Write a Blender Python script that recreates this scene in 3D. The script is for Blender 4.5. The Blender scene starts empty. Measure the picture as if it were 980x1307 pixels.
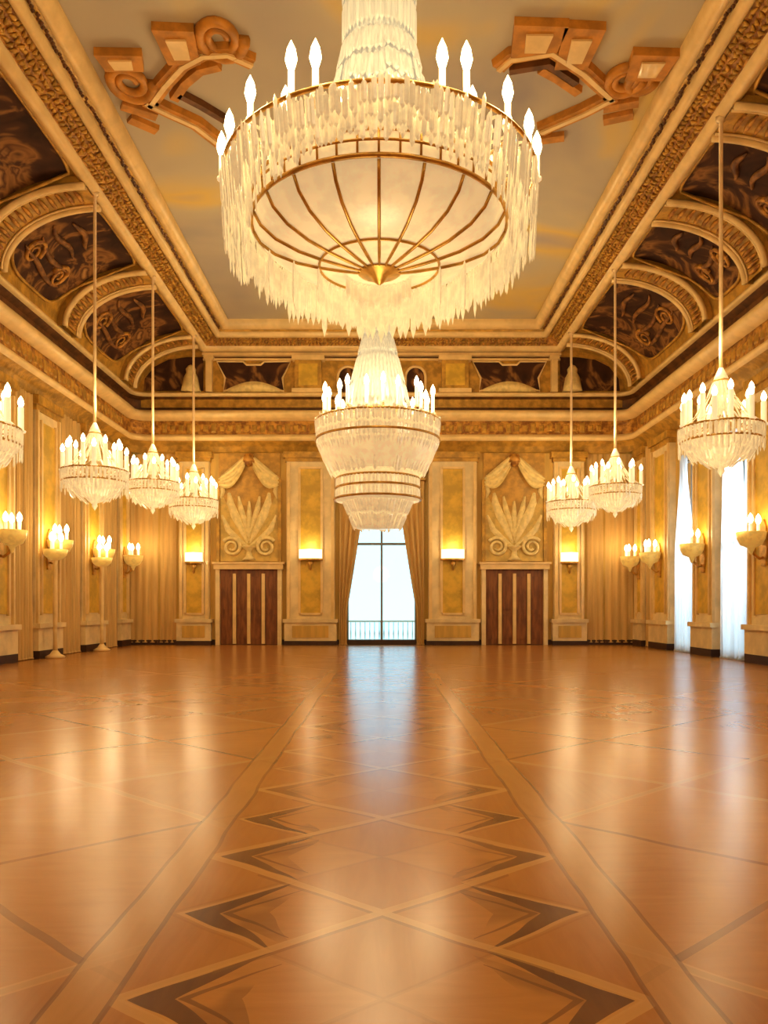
import bpy, math, random
from math import sin, cos, pi, sqrt, radians
from mathutils import Vector
random.seed(7)
C = bpy.context.scene.collection
F, VX, VY, H = 980.0, 487.0, 775.0, 1.6          # focal length, vanishing point (pixels), eye height
W, D, CEIL = 10.9, 32.67, 13.2                     # half width, depth of back wall, ceiling height
YF = -6.0                                          # wall behind the viewer
SK = 30.0                                          # pixels per metre at the back wall
def bx_(px): return (px - VX) / SK                 # back-wall x / z from the photo
def bz_(py): return H + (VY - py) / SK
def on_ceiling(px, py, z=CEIL):
    Y = F * (z - H) / (VY - py)
    return ((px - VX) * Y / F, Y)

# ------------------------------------------------------------------ materials
class E:
    def __init__(s, nt, v): s.nt, s.v = nt, v
    def _op(s, op, *o):
        n = s.nt.nodes.new('ShaderNodeMath'); n.operation = op
        for i, x in enumerate((s,) + o):
            x = x.v if isinstance(x, E) else x
            if isinstance(x, (int, float)): n.inputs[i].default_value = x
            else: s.nt.links.new(x, n.inputs[i])
        return E(s.nt, n.outputs[0])
    def __add__(s, o): return s._op('ADD', o)
    def __sub__(s, o): return s._op('SUBTRACT', o)
    def __mul__(s, o): return s._op('MULTIPLY', o)
    def __truediv__(s, o): return s._op('DIVIDE', o)
    def abs(s): return s._op('ABSOLUTE')
    def frac(s): return s._op('FRACT')
    def floor(s): return s._op('FLOOR')
    def lt(s, o): return s._op('LESS_THAN', o)
    def gt(s, o): return s._op('GREATER_THAN', o)
    def max(s, o): return s._op('MAXIMUM', o)
    def mod(s, o): return s._op('FLOORED_MODULO', o)
    def inv(s): return (s * -1.0) + 1.0
    def line(s, w): return ((s + 0.5).frac() - 0.5).abs().lt(w)
    def soft(s, a, b):
        n = s.nt.nodes.new('ShaderNodeMapRange'); n.interpolation_type = 'SMOOTHSTEP'
        s.nt.links.new(s.v, n.inputs[0]); n.inputs[1].default_value = a; n.inputs[2].default_value = b
        return E(s.nt, n.outputs[0])
def mixc(nt, f, a, b):
    n = nt.nodes.new('ShaderNodeMix'); n.data_type = 'RGBA'
    for i, x in ((0, f), (6, a), (7, b)):
        x = x.v if isinstance(x, E) else x
        if isinstance(x, (int, float)): n.inputs[i].default_value = x
        elif isinstance(x, (tuple, list)): n.inputs[i].default_value = (*x[:3], 1)
        else: nt.links.new(x, n.inputs[i])
    return n.outputs[2]
def noise(nt, vec, scale, detail=4, rough=.55, dist=0.0, stretch=None):
    if stretch:
        m = nt.nodes.new('ShaderNodeMapping'); m.inputs['Scale'].default_value = stretch
        nt.links.new(vec, m.inputs[0]); vec = m.outputs[0]
    n = nt.nodes.new('ShaderNodeTexNoise'); n.inputs['Scale'].default_value = scale
    n.inputs['Detail'].default_value = detail; n.inputs['Roughness'].default_value = rough
    n.inputs['Distortion'].default_value = dist
    nt.links.new(vec, n.inputs['Vector'])
    return E(nt, n.outputs[0])
def base(name):
    m = bpy.data.materials.new(name); m.use_nodes = True
    nt = m.node_tree; b = nt.nodes['Principled BSDF']
    tc = nt.nodes.new('ShaderNodeTexCoord')
    return m, nt, b, tc.outputs['Object']
def mat(name, col, rough=.5, metal=0.0, var=.25, scale=3.0, col2=None, bump=0.0, bscale=None,
        emit=None, estr=0.0, spec=.5, stretch=None, coat=0.0):
    m, nt, b, oc = base(name)
    col2 = col2 or tuple(c * (1 - var) for c in col)
    n = noise(nt, oc, scale, stretch=stretch)
    nt.links.new(mixc(nt, n.soft(.35, .65), col2, col), b.inputs['Base Color'])
    b.inputs['Roughness'].default_value = rough; b.inputs['Metallic'].default_value = metal
    b.inputs['Specular IOR Level'].default_value = spec
    b.inputs['Coat Weight'].default_value = coat
    if bump:
        nb = noise(nt, oc, bscale or scale * 4, 5, stretch=stretch)
        bp = nt.nodes.new('ShaderNodeBump'); bp.inputs['Strength'].default_value = bump
        bp.inputs['Distance'].default_value = .05
        nt.links.new(nb.v, bp.inputs['Height']); nt.links.new(bp.outputs[0], b.inputs['Normal'])
    if emit:
        b.inputs['Emission Color'].default_value = (*emit, 1); b.inputs['Emission Strength'].default_value = estr
    return m
PALE = mat('pale_gold_moulding', (.84, .60, .27), .4, .0, .14, 2.0, coat=.15)
GOLD = mat('gilded_plaster', (.62, .345, .055), .42, .1, .4, 3, bump=.4, bscale=9)
ORN = mat('gilded_acanthus_relief', (.62, .31, .05), .42, .1, .6, 5.0, col2=(.26, .10, .014), bump=1.0, bscale=7)
DEEP = mat('deep_bronze_moulding', (.2, .075, .014), .45, .1, .5, 3)
WALL = mat('golden_wall', (.70, .44, .10), .55, 0, .22, 1.2, bump=.1, stretch=(3, 3, .3))
PANEL = mat('gold_silk_panel', (.76, .48, .06), .45, 0, .3, 2.0, bump=.15, bscale=30)
CREAM = mat('cream_painted_wood', (.86, .67, .36), .42, 0, .2, 1.5)
RELIEF = mat('cream_relief_plaster', (.88, .68, .30), .5, 0, .2, 5)
RGROUND = mat('ochre_relief_ground', (.62, .34, .06), .5, 0, .35, 3)
TANCLOTH = mat('tan_drapery', (.70, .45, .16), .8, 0, .18, 1.5, stretch=(4, 4, .3))
DOORW = mat('reddish_brown_door_wood', (.30, .11, .028), .4, 0, .5, 2.5, col2=(.17, .055, .014), stretch=(3, 3, .5))
BROWN = mat('umber_relief', (.34, .15, .035), .55, 0, .6, 3, col2=(.12, .045, .012))
OCHRE = mat('orange_ochre_stucco', (.62, .27, .03), .5, 0, .35, 2.5)
FIELD = mat('yellow_relief_field', (.70, .47, .12), .5, 0, .3, 3)
DARK = mat('dark_brown_base_shade', (.07, .028, .012), .5, 0, .3, 3)  # base colour with the shade under the pedestals put into it
BOWL = mat('alabaster_bowl', (.85, .6, .18), .35, 0, .25, 6, emit=(1, .68, .18), estr=.22)  # emission stands in for bulb light coming through the bowl
ROD = mat('pale_gilt_rod', (.8, .58, .32), .35, .2, .15, 3)
GILT = mat('polished_gilt', (.72, .42, .1), .3, .5, .3, 6)
CRYS = mat('cut_crystal', (.85, .76, .56), .2, 0, .25, 6, emit=(1, .8, .46), estr=.30, spec=.8)  # emission stands in for bulb light caught in the crystal
SLEEVE = mat('crystal_sleeve_glass', (.42, .39, .32), .3, 0, .35, 5, emit=(1, .84, .56), estr=.30, spec=.6, stretch=(6, 6, .4))  # weak emission puts the bulbs' light into the strands
GLASSY = mat('frosted_crystal_bowl', (.82, .7, .47), .3, 0, .25, 5, emit=(1, .79, .44), estr=.40)  # mild emission in place of bulb light on the glass
CANDLE = mat('ivory_candle_sleeve', (.92, .82, .6), .4, 0, .1, 6, emit=(1, .82, .5), estr=.5)
BULB = mat('glowing_bulb', (1, .9, .7), .3, 0, .05, 6, emit=(1, .84, .52), estr=7)
SHADE = mat('glowing_lamp_shade', (1, .85, .55), .4, 0, .1, 6, emit=(1, .84, .54), estr=1.5)
IRON = mat('grey_window_bars', (.30, .30, .28), .5, 0, .15, 3)
WHITE = mat('white_stone', (.8, .83, .84), .6, 0, .1, 3)

def fresco(name, stops, scale, dist, warm=None):
    m, nt, b, oc = base(name)
    n = noise(nt, oc, scale, 3, .5, dist)
    r = nt.nodes.new('ShaderNodeValToRGB'); nt.links.new(n.v, r.inputs[0])
    el = r.color_ramp.elements
    while len(el) < len(stops): el.new(.5)
    for e, (p, c) in zip(el, stops): e.position = p; e.color = (*c, 1)
    nt.links.new(r.outputs[0], b.inputs['Base Color']); b.inputs['Roughness'].default_value = .65
    b.inputs['Specular IOR Level'].default_value = .2
    return m
FRESCO = fresco('dark_fresco_paint', [(.30, (.035, .013, .006)), (.48, (.075, .028, .011)), (.57, (.30, .14, .04)), (.64, (.10, .035, .012)), (.74, (.42, .22, .07))], .8, 1.6)
SKYCEIL = fresco('painted_sky_ceiling', [(.25, (.34, .31, .31)), (.42, (.46, .40, .32)), (.54, (.53, .46, .33)), (.64, (.68, .50, .18)), (.78, (.40, .35, .36))], .16, .8)

def glass_mat():
    m = bpy.data.materials.new('window_glass'); m.use_nodes = True; nt = m.node_tree; nt.nodes.clear()
    o = nt.nodes.new('ShaderNodeOutputMaterial'); mx = nt.nodes.new('ShaderNodeMixShader')
    t = nt.nodes.new('ShaderNodeBsdfTransparent'); g = nt.nodes.new('ShaderNodeBsdfGlossy'); g.inputs['Roughness'].default_value = .03
    f = nt.nodes.new('ShaderNodeFresnel'); f.inputs[0].default_value = 1.35
    t.inputs[0].default_value = (.94, .98, 1, 1)
    nt.links.new(f.outputs[0], mx.inputs[0]); nt.links.new(t.outputs[0], mx.inputs[1]); nt.links.new(g.outputs[0], mx.inputs[2])
    nt.links.new(mx.outputs[0], o.inputs[0]); return m
GLASS = glass_mat()
def sheer_mat():
    m = bpy.data.materials.new('white_sheer_voile'); m.use_nodes = True; nt = m.node_tree; nt.nodes.clear()
    o = nt.nodes.new('ShaderNodeOutputMaterial'); mx = nt.nodes.new('ShaderNodeMixShader'); m2 = nt.nodes.new('ShaderNodeMixShader')
    t = nt.nodes.new('ShaderNodeBsdfTranslucent'); d = nt.nodes.new('ShaderNodeBsdfDiffuse'); x = nt.nodes.new('ShaderNodeBsdfTransparent')
    tc = nt.nodes.new('ShaderNodeTexCoord'); n = noise(nt, tc.outputs['Object'], 3, stretch=(4, 4, .2))
    nt.links.new(mixc(nt, n, (.78, .84, .9), (.95, .96, .97)), t.inputs[0]); d.inputs[0].default_value = (.82, .84, .86, 1)
    mx.inputs[0].default_value = .35; nt.links.new(t.outputs[0], mx.inputs[1]); nt.links.new(d.outputs[0], mx.inputs[2])
    m2.inputs[0].default_value = .12; nt.links.new(mx.outputs[0], m2.inputs[1]); nt.links.new(x.outputs[0], m2.inputs[2])
    nt.links.new(m2.outputs[0], o.inputs[0]); return m
SHEER = sheer_mat()

def floor_mat():
    m, nt, b, oc = base('inlaid_parquet')
    sp = nt.nodes.new('ShaderNodeSeparateXYZ'); nt.links.new(oc, sp.inputs[0])
    wob = noise(nt, oc, .7, 2)
    X = E(nt, sp.outputs[0]) + (wob - .5) * .10
    Y = E(nt, sp.outputs[1]) + (wob - .5) * .16
    au = X.abs()
    g1 = noise(nt, oc, 2.0, 6, .6, 1.2, (5, .6, 1)); g2 = noise(nt, oc, .55, 3)
    g3 = noise(nt, oc, 2.0, 6, .6, 1.2, (.7, 5, 1))
    A = (Y - 4.02) / 1.8 + X / 2.2; B = (Y - 4.02) / 1.8 - X / 2.2
    A2, B2 = A * 2.0, B * 2.0
    par = (A2.floor() + B2.floor()).mod(2.0)
    col = mixc(nt, g1, (0.370, 0.144, 0.026), (0.516, 0.228, 0.047))
    colb = mixc(nt, g3, (0.404, 0.172, 0.033), (0.568, 0.264, 0.058))
    strip = mixc(nt, par, col, colb)
    wz = noise(nt, oc, 1.3, 2)
    zt = (((Y - 3.12) / .9 + .5).frac() - .5).abs() * 2.0
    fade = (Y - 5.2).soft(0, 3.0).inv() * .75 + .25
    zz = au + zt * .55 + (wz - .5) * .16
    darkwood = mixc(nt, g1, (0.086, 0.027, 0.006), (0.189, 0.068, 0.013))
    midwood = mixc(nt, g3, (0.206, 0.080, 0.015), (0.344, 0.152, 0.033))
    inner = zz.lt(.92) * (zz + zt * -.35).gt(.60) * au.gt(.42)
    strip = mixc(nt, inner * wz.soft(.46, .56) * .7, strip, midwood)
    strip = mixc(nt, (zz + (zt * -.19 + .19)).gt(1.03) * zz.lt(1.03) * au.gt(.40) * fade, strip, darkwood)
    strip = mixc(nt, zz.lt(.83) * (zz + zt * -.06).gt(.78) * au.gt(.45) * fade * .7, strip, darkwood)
    strip = mixc(nt, zz.gt(1.03) * zz.lt(1.07) * au.gt(.40) * .6, strip, (0.602, 0.336, 0.099))
    fine = A2.line(.022).max(B2.line(.022))
    big = A.line(.022).max(B.line(.022))
    strip = mixc(nt, fine * .25, strip, (0.258, 0.104, 0.022))
    dark_border = (A + .03).line(.012).max((B + .03).line(.012))  # dark inlay border along one side of the pale lattice lines
    strip = mixc(nt, dark_border * au.lt(.75) * .5, strip, (0.189, 0.072, 0.014))
    strip = mixc(nt, big * .8, strip, (0.602, 0.336, 0.099))
    # side fields: large diamonds
    P = Y / 4.6 + X / 5.2; Q = Y / 4.6 - X / 5.2
    fp = (P.floor() + Q.floor()).mod(2.0)
    field = mixc(nt, fp, mixc(nt, g1, (0.344, 0.128, 0.023), (0.464, 0.200, 0.041)), mixc(nt, g3, (0.387, 0.156, 0.030), (0.516, 0.232, 0.050)))
    P2, Q2 = P * 2.0, Q * 2.0
    field = mixc(nt, P2.line(.014).max(Q2.line(.014)) * .8, field, (0.206, 0.076, 0.015))
    field = mixc(nt, P.line(.012).max(Q.line(.012)) * .6, field, (0.585, 0.320, 0.094))
    plank = (X / .16).floor() * .37
    bord = au.gt(1.1) * au.lt(1.34)
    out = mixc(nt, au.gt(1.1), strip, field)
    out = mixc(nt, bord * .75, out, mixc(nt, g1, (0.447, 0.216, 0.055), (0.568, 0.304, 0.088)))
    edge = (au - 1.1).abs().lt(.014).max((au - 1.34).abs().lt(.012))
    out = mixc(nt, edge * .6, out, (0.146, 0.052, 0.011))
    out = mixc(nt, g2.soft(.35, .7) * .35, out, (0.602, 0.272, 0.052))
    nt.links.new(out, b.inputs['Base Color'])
    rg = g2 * .08 + .20
    nt.links.new(rg.v, b.inputs['Roughness'])
    b.inputs['Specular IOR Level'].default_value = .36
    b.inputs['Coat Weight'].default_value = .12; b.inputs['Coat Roughness'].default_value = .2
    bp = nt.nodes.new('ShaderNodeBump'); bp.inputs['Strength'].default_value = .02; bp.inputs['Distance'].default_value = .01
    wv = noise(nt, oc, 1.6, 2)
    nt.links.new(wv.v, bp.inputs['Height']); nt.links.new(bp.outputs[0], b.inputs['Normal'])
    return m
PARQUET = floor_mat()

# ------------------------------------------------------------------ mesh builder
class MB:
    def __init__(s): s.v, s.f = [], []
    def add(s, vs, fs):
        o = len(s.v); s.v += [tuple(p) for p in vs]; s.f += [tuple(i + o for i in f) for f in fs]; return s
    def box(s, x0, x1, y0, y1, z0, z1):
        vs = [(x, y, z) for z in (z0, z1) for x, y in ((x0, y0), (x1, y0), (x1, y1), (x0, y1))]
        return s.add(vs, [(3, 2, 1, 0), (4, 5, 6, 7), (0, 1, 5, 4), (1, 2, 6, 5), (2, 3, 7, 6), (3, 0, 4, 7)])
    def grid(s, fn, nu, nv, cu=False):
        vs = [fn(i / nu, j / nv) for i in range(nu + (0 if cu else 1)) for j in range(nv + 1)]
        n = nv + 1; m = nu if cu else nu + 1
        return s.add(vs, [(i * n + j, ((i + 1) % m) * n + j, ((i + 1) % m) * n + j + 1, i * n + j + 1) for i in range(nu) for j in range(nv)])
    def lathe(s, prof, n=24, c=(0, 0, 0), a0=0.0, a1=2 * pi):
        full = abs(a1 - a0 - 2 * pi) < 1e-6
        return s.grid(lambda u, v: (c[0] + prof[round(v * (len(prof) - 1))][0] * cos(a0 + (a1 - a0) * u),
                                    c[1] + prof[round(v * (len(prof) - 1))][0] * sin(a0 + (a1 - a0) * u),
                                    c[2] + prof[round(v * (len(prof) - 1))][1]), n, len(prof) - 1, full)
    def tube(s, pts, r, n=6, closed=False):
        pts = [Vector(p) for p in pts]; m = len(pts); rs = r if isinstance(r, (list, tuple)) else [r] * m
        vs = []; up = None
        for i, p in enumerate(pts):
            if closed: t = pts[(i + 1) % m] - pts[i - 1]
            else: t = pts[min(i + 1, m - 1)] - pts[max(i - 1, 0)]
            t.normalize()
            if up is None: up = Vector((0, 0, 1)) if abs(t.z) < .9 else Vector((1, 0, 0))
            a = t.cross(up); 
            if a.length < 1e-4: a = t.cross(Vector((0, 1, .3)))
            a.normalize(); b = a.cross(t); b.normalize(); up = b
            for k in range(n):
                w = 2 * pi * k / n; vs.append(p + a * (cos(w) * rs[i]) + b * (sin(w) * rs[i]))
        fs = [(i * n + k, i * n + (k + 1) % n, ((i + 1) % m) * n + (k + 1) % n, ((i + 1) % m) * n + k)
              for i in range(m if closed else m - 1) for k in range(n)]
        if not closed: fs += [tuple(range(n - 1, -1, -1)), tuple((m - 1) * n + k for k in range(n))]
        return s.add(vs, fs)
    def ring(s, r, z, t, n=48, m=6, c=(0, 0)):
        return s.tube([(c[0] + r * cos(2 * pi * i / n), c[1] + r * sin(2 * pi * i / n), z) for i in range(n)], t, m, True)
    def prism(s, poly, fn, d0, d1):
        """extrude a 2-D polygon between depths d0 and d1; fn(a, b, d) -> point"""
        n = len(poly); vs = [fn(a, b, d0) for a, b in poly] + [fn(a, b, d1) for a, b in poly]
        return s.add(vs, [tuple(range(n)), tuple(range(2 * n - 1, n - 1, -1))] + [(i, i + n, (i + 1) % n + n, (i + 1) % n) for i in range(n)])
    def drop(s, p, L, w, ang=0.0, flat=.45):
        """one long cut crystal hanging down from p"""
        x, y, z = p; ca, sa = cos(ang) * w, sin(ang) * w; cb, sb = -sin(ang) * w * flat, cos(ang) * w * flat
        vs = [(x, y, z)]
        for zz in (z - L * .12, z - L * .8):
            vs += [(x + ca, y + sa, zz), (x + cb, y + sb, zz), (x - ca, y - sa, zz), (x - cb, y - sb, zz)]
        vs.append((x, y, z - L))
        fs = [(0, 1 + k, 1 + (k + 1) % 4) for k in range(4)] + [(1 + k, 5 + k, 5 + (k + 1) % 4, 1 + (k + 1) % 4) for k in range(4)] + [(9, 5 + (k + 1) % 4, 5 + k) for k in range(4)]
        return s.add(vs, fs)
    def strand(s, p0, p1, n, w, ang):
        p0, p1 = Vector(p0), Vector(p1); d = (p1 - p0) / n
        for i in range(n):
            a = p0 + d * i; b = a + d * .97
            t = Vector((cos(ang), sin(ang), 0)) * w; q = Vector((-sin(ang), cos(ang), 0)) * w * .5
            m1, m2 = a.lerp(b, .15), a.lerp(b, .85)
            vs = [a] + [m1 + t, m1 + q, m1 - t, m1 - q] + [m2 + t, m2 + q, m2 - t, m2 - q] + [b]
            s.add(vs, [(0, 1 + k, 1 + (k + 1) % 4) for k in range(4)] + [(1 + k, 5 + k, 5 + (k + 1) % 4, 1 + (k + 1) % 4) for k in range(4)] + [(9, 5 + (k + 1) % 4, 5 + k) for k in range(4)])
        return s
    def build(s, name, m, parent=None, smooth=False, world=False, label=None):
        me = bpy.data.meshes.new(name)
        v = s.v
        if world and parent:
            o = Vector((0, 0, 0)); p = parent
            while p: o += p.location; p = p.parent
            v = [(a - o.x, b - o.y, c - o.z) for a, b, c in v]
        me.from_pydata(v, [], s.f); me.update()
        import bmesh
        bm = bmesh.new(); bm.from_mesh(me); bmesh.ops.recalc_face_normals(bm, faces=bm.faces); bm.to_mesh(me); bm.free()
        me.materials.append(m)
        if smooth: me.polygons.foreach_set('use_smooth', [True] * len(me.polygons))
        ob = bpy.data.objects.new(name, me); C.objects.link(ob)
        if parent: ob.parent = parent
        if label: ob['label'] = label
        return ob
def tag(o, label, cat, group=None, kind=None):
    o['label'] = label; o['category'] = cat
    if group: o['group'] = group
    if kind: o['kind'] = kind
    return o
def thing(name, label, cat, loc=(0, 0, 0), group=None, kind=None):
    o = bpy.data.objects.new(name, None); C.objects.link(o); o.location = loc; o.empty_display_size = .2
    return tag(o, label, cat, group, kind)
def struct(name, mb, m, label, cat, smooth=False):
    return tag(mb.build(name, m, None, smooth), label, cat, None, 'structure')
def dup(root, loc, label, scale=None):
    r = root.copy(); C.objects.link(r); r.location = loc; r['label'] = label
    if scale: r.scale = scale
    for ch in list(root.children):
        c = ch.copy(); C.objects.link(c); c.parent = r
        for g in list(ch.children):
            d = g.copy(); C.objects.link(d); d.parent = c
    return r
LK = .65
def lamp(name, loc, power, col=(1, .78, .46), r=.15):
    l = bpy.data.lights.new(name, 'POINT'); l.energy = power * LK; l.color = col; l.shadow_soft_size = r
    o = bpy.data.objects.new(name, l); C.objects.link(o); o.location = loc
    return o
def loops(ls, y0=YF):
    """U-shaped strips through mouldings given as (x half-width, y of the back run, z)"""
    mb = MB()
    vs = []
    for x, y, z in ls: vs += [(-x, y0, z), (-x, y, z), (x, y, z), (x, y0, z)]
    fs = [(i * 4 + k, i * 4 + k + 1, (i + 1) * 4 + k + 1, (i + 1) * 4 + k) for i in range(len(ls) - 1) for k in range(3)]
    return mb.add(vs, fs)
def sweep_room(prof, R=1.1, x=W, y=D):
    """profile of (inset, z) carried round the left, back and right walls with rounded corners"""
    path = [(-1, 0, YF)]
    mb = MB(); rows = []
    n = 8
    stations = [('l', None)]
    for ins, z in prof:
        row = [(-(x - ins), YF, z)]
        r = max(R - ins, .15)
        cx, cy = -(x - ins) + r, (y - ins) - r
        row += [(cx - r * cos(a), cy + r * sin(a), z) for a in [pi / 2 * i / n for i in range(n + 1)]]
        row += [(-cx + r * sin(a), cy + r * cos(a), z) for a in [pi / 2 * i / n for i in range(n + 1)]]
        row += [((x - ins), YF, z)]
        rows.append(row)
    m = len(rows[0]); vs = [p for r_ in rows for p in r_]
    return mb.add(vs, [(i * m + k, i * m + k + 1, (i + 1) * m + k + 1, (i + 1) * m + k) for i in range(len(rows) - 1) for k in range(m - 1)])

# ------------------------------------------------------------------ the room shell
struct('floor', MB().box(-W - .3, W + .3, YF - .3, D + .3, -.2, 0), PARQUET, 'glossy inlaid parquet floor with diamond pattern', 'floor')
T = .4
wb = MB()
for x0, x1, z0, z1 in ((-W - T, -1.5, 0, 10), (1.5, W + T, 0, 10), (-1.5, 1.5, 6.7, 10)): wb.box(x0, x1, D, D + T, z0, z1)
struct('wall_back', wb, WALL, 'golden end wall facing the viewer', 'wall')
struct('wall_left', MB().box(-W - T, -W, YF, D, 0, 10), WALL, 'golden side wall on the left', 'wall')
WR = ((22.75, 24.3), (26.55, 28.1))
wr = MB(); yy = YF
for a, b in WR:
    wr.box(W, W + T, yy, a, 0, 10); wr.box(W, W + T, a, b, 6.9, 10); yy = b
wr.box(W, W + T, yy, D, 0, 10)
struct('wall_right', wr, WALL, 'golden side wall on the right with tall windows', 'wall')
struct('wall_front', MB().box(-W - T, W + T, YF - T, YF, 0, CEIL + 1), WALL, 'golden wall at the near end of the hall', 'wall')
struct('ceiling', MB().box(-6.35, 6.35, YF, 31.3, CEIL + .12, CEIL + .4), SKYCEIL, 'painted sky ceiling in tan and lilac', 'ceiling')
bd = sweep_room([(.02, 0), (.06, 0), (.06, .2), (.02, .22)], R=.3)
struct('baseboard_shade_back', bd, DARK, 'dark brown skirting around the hall, toned as pedestal shade', 'baseboard')  # skirting whose dark colour carries the shade at the wall foot
# entablature, frieze, shelf
struct('trim_1', sweep_room([(.46, 8.58), (.54, 8.62), (.58, 8.68), (.58, 8.76), (.4, 8.86)]), PALE, 'pale gold lower cornice moulding', 'moulding', True)
struct('trim_2', sweep_room([(.4, 8.84), (.38, 9.42), (.5, 9.5)]), ORN, 'gilded frieze band between the two cornice mouldings', 'frieze')
fr = MB()
def frieze_bits(px, py, dx, dy, n):
    for i in range(n):
        t = (i + .5) / n; x, y = px + dx * t, py + dy * t
        h = .42 if i % 3 == 0 else .28
        L = sqrt(dx * dx + dy * dy) / n * .33; ux, uy = dx / (L * n * 3.03) , dy / (L * n * 3.03)
        nx, ny = (0, -1) if abs(dx) > abs(dy) else ((1 if x < 0 else -1), 0)
        zc = 9.12
        vs = []
        for s_, zz in ((-1, -h / 2), (1, -h / 2), (1, h / 2), (-1, h / 2)):
            vs.append((x + (L * s_ if abs(dx) > abs(dy) else 0), y + (L * s_ if abs(dy) > abs(dx) else 0), zc + zz))
        vs2 = [(a + nx * .05 + (x - a) * .5, b + ny * .05 + (y - b) * .5, c + (zc - c) * .4) for a, b, c in vs]
        fr.add(vs + vs2, [(4, 5, 6, 7)] + [(k, (k + 1) % 4, 4 + (k + 1) % 4, 4 + k) for k in range(4)])
frieze_bits(-9.3, D - .385, 18.6, 0, 54)
frieze_bits(-(W - .385), 8, 0, 23.2, 66); frieze_bits(W - .385, 8, 0, 23.2, 66)
struct('trim_3', fr, GOLD, 'pale rosettes along the gilded frieze', 'frieze')
struct('trim_4', sweep_room([(.42, 9.42), (.62, 9.5), (.78, 9.6), (.78, 9.76), (.6, 9.82), (.55, 9.85)]), PALE, 'pale gold upper cornice shelf', 'moulding', True)
struct('trim_5', sweep_room([(.55, 9.84), (.3, 9.95), (.3, 10.3), (.5, 10.42)]), DEEP, 'dark bronze recess above the cornice shelf', 'moulding')
struct('trim_6', sweep_room([(.4, 10.41), (.62, 10.43), (.66, 10.48), (.66, 10.54), (.5, 10.6), (.2, 10.62)]), PALE, 'gilded moulding at the foot of the cove', 'moulding', True)

struct('trim_19', sweep_room([(.0, 8.15), (.12, 8.2), (.12, 8.38), (.22, 8.42), (.3, 8.52), (.48, 8.59)]), GOLD, 'gilded moulding beneath the lower cornice', 'moulding', True)
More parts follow.
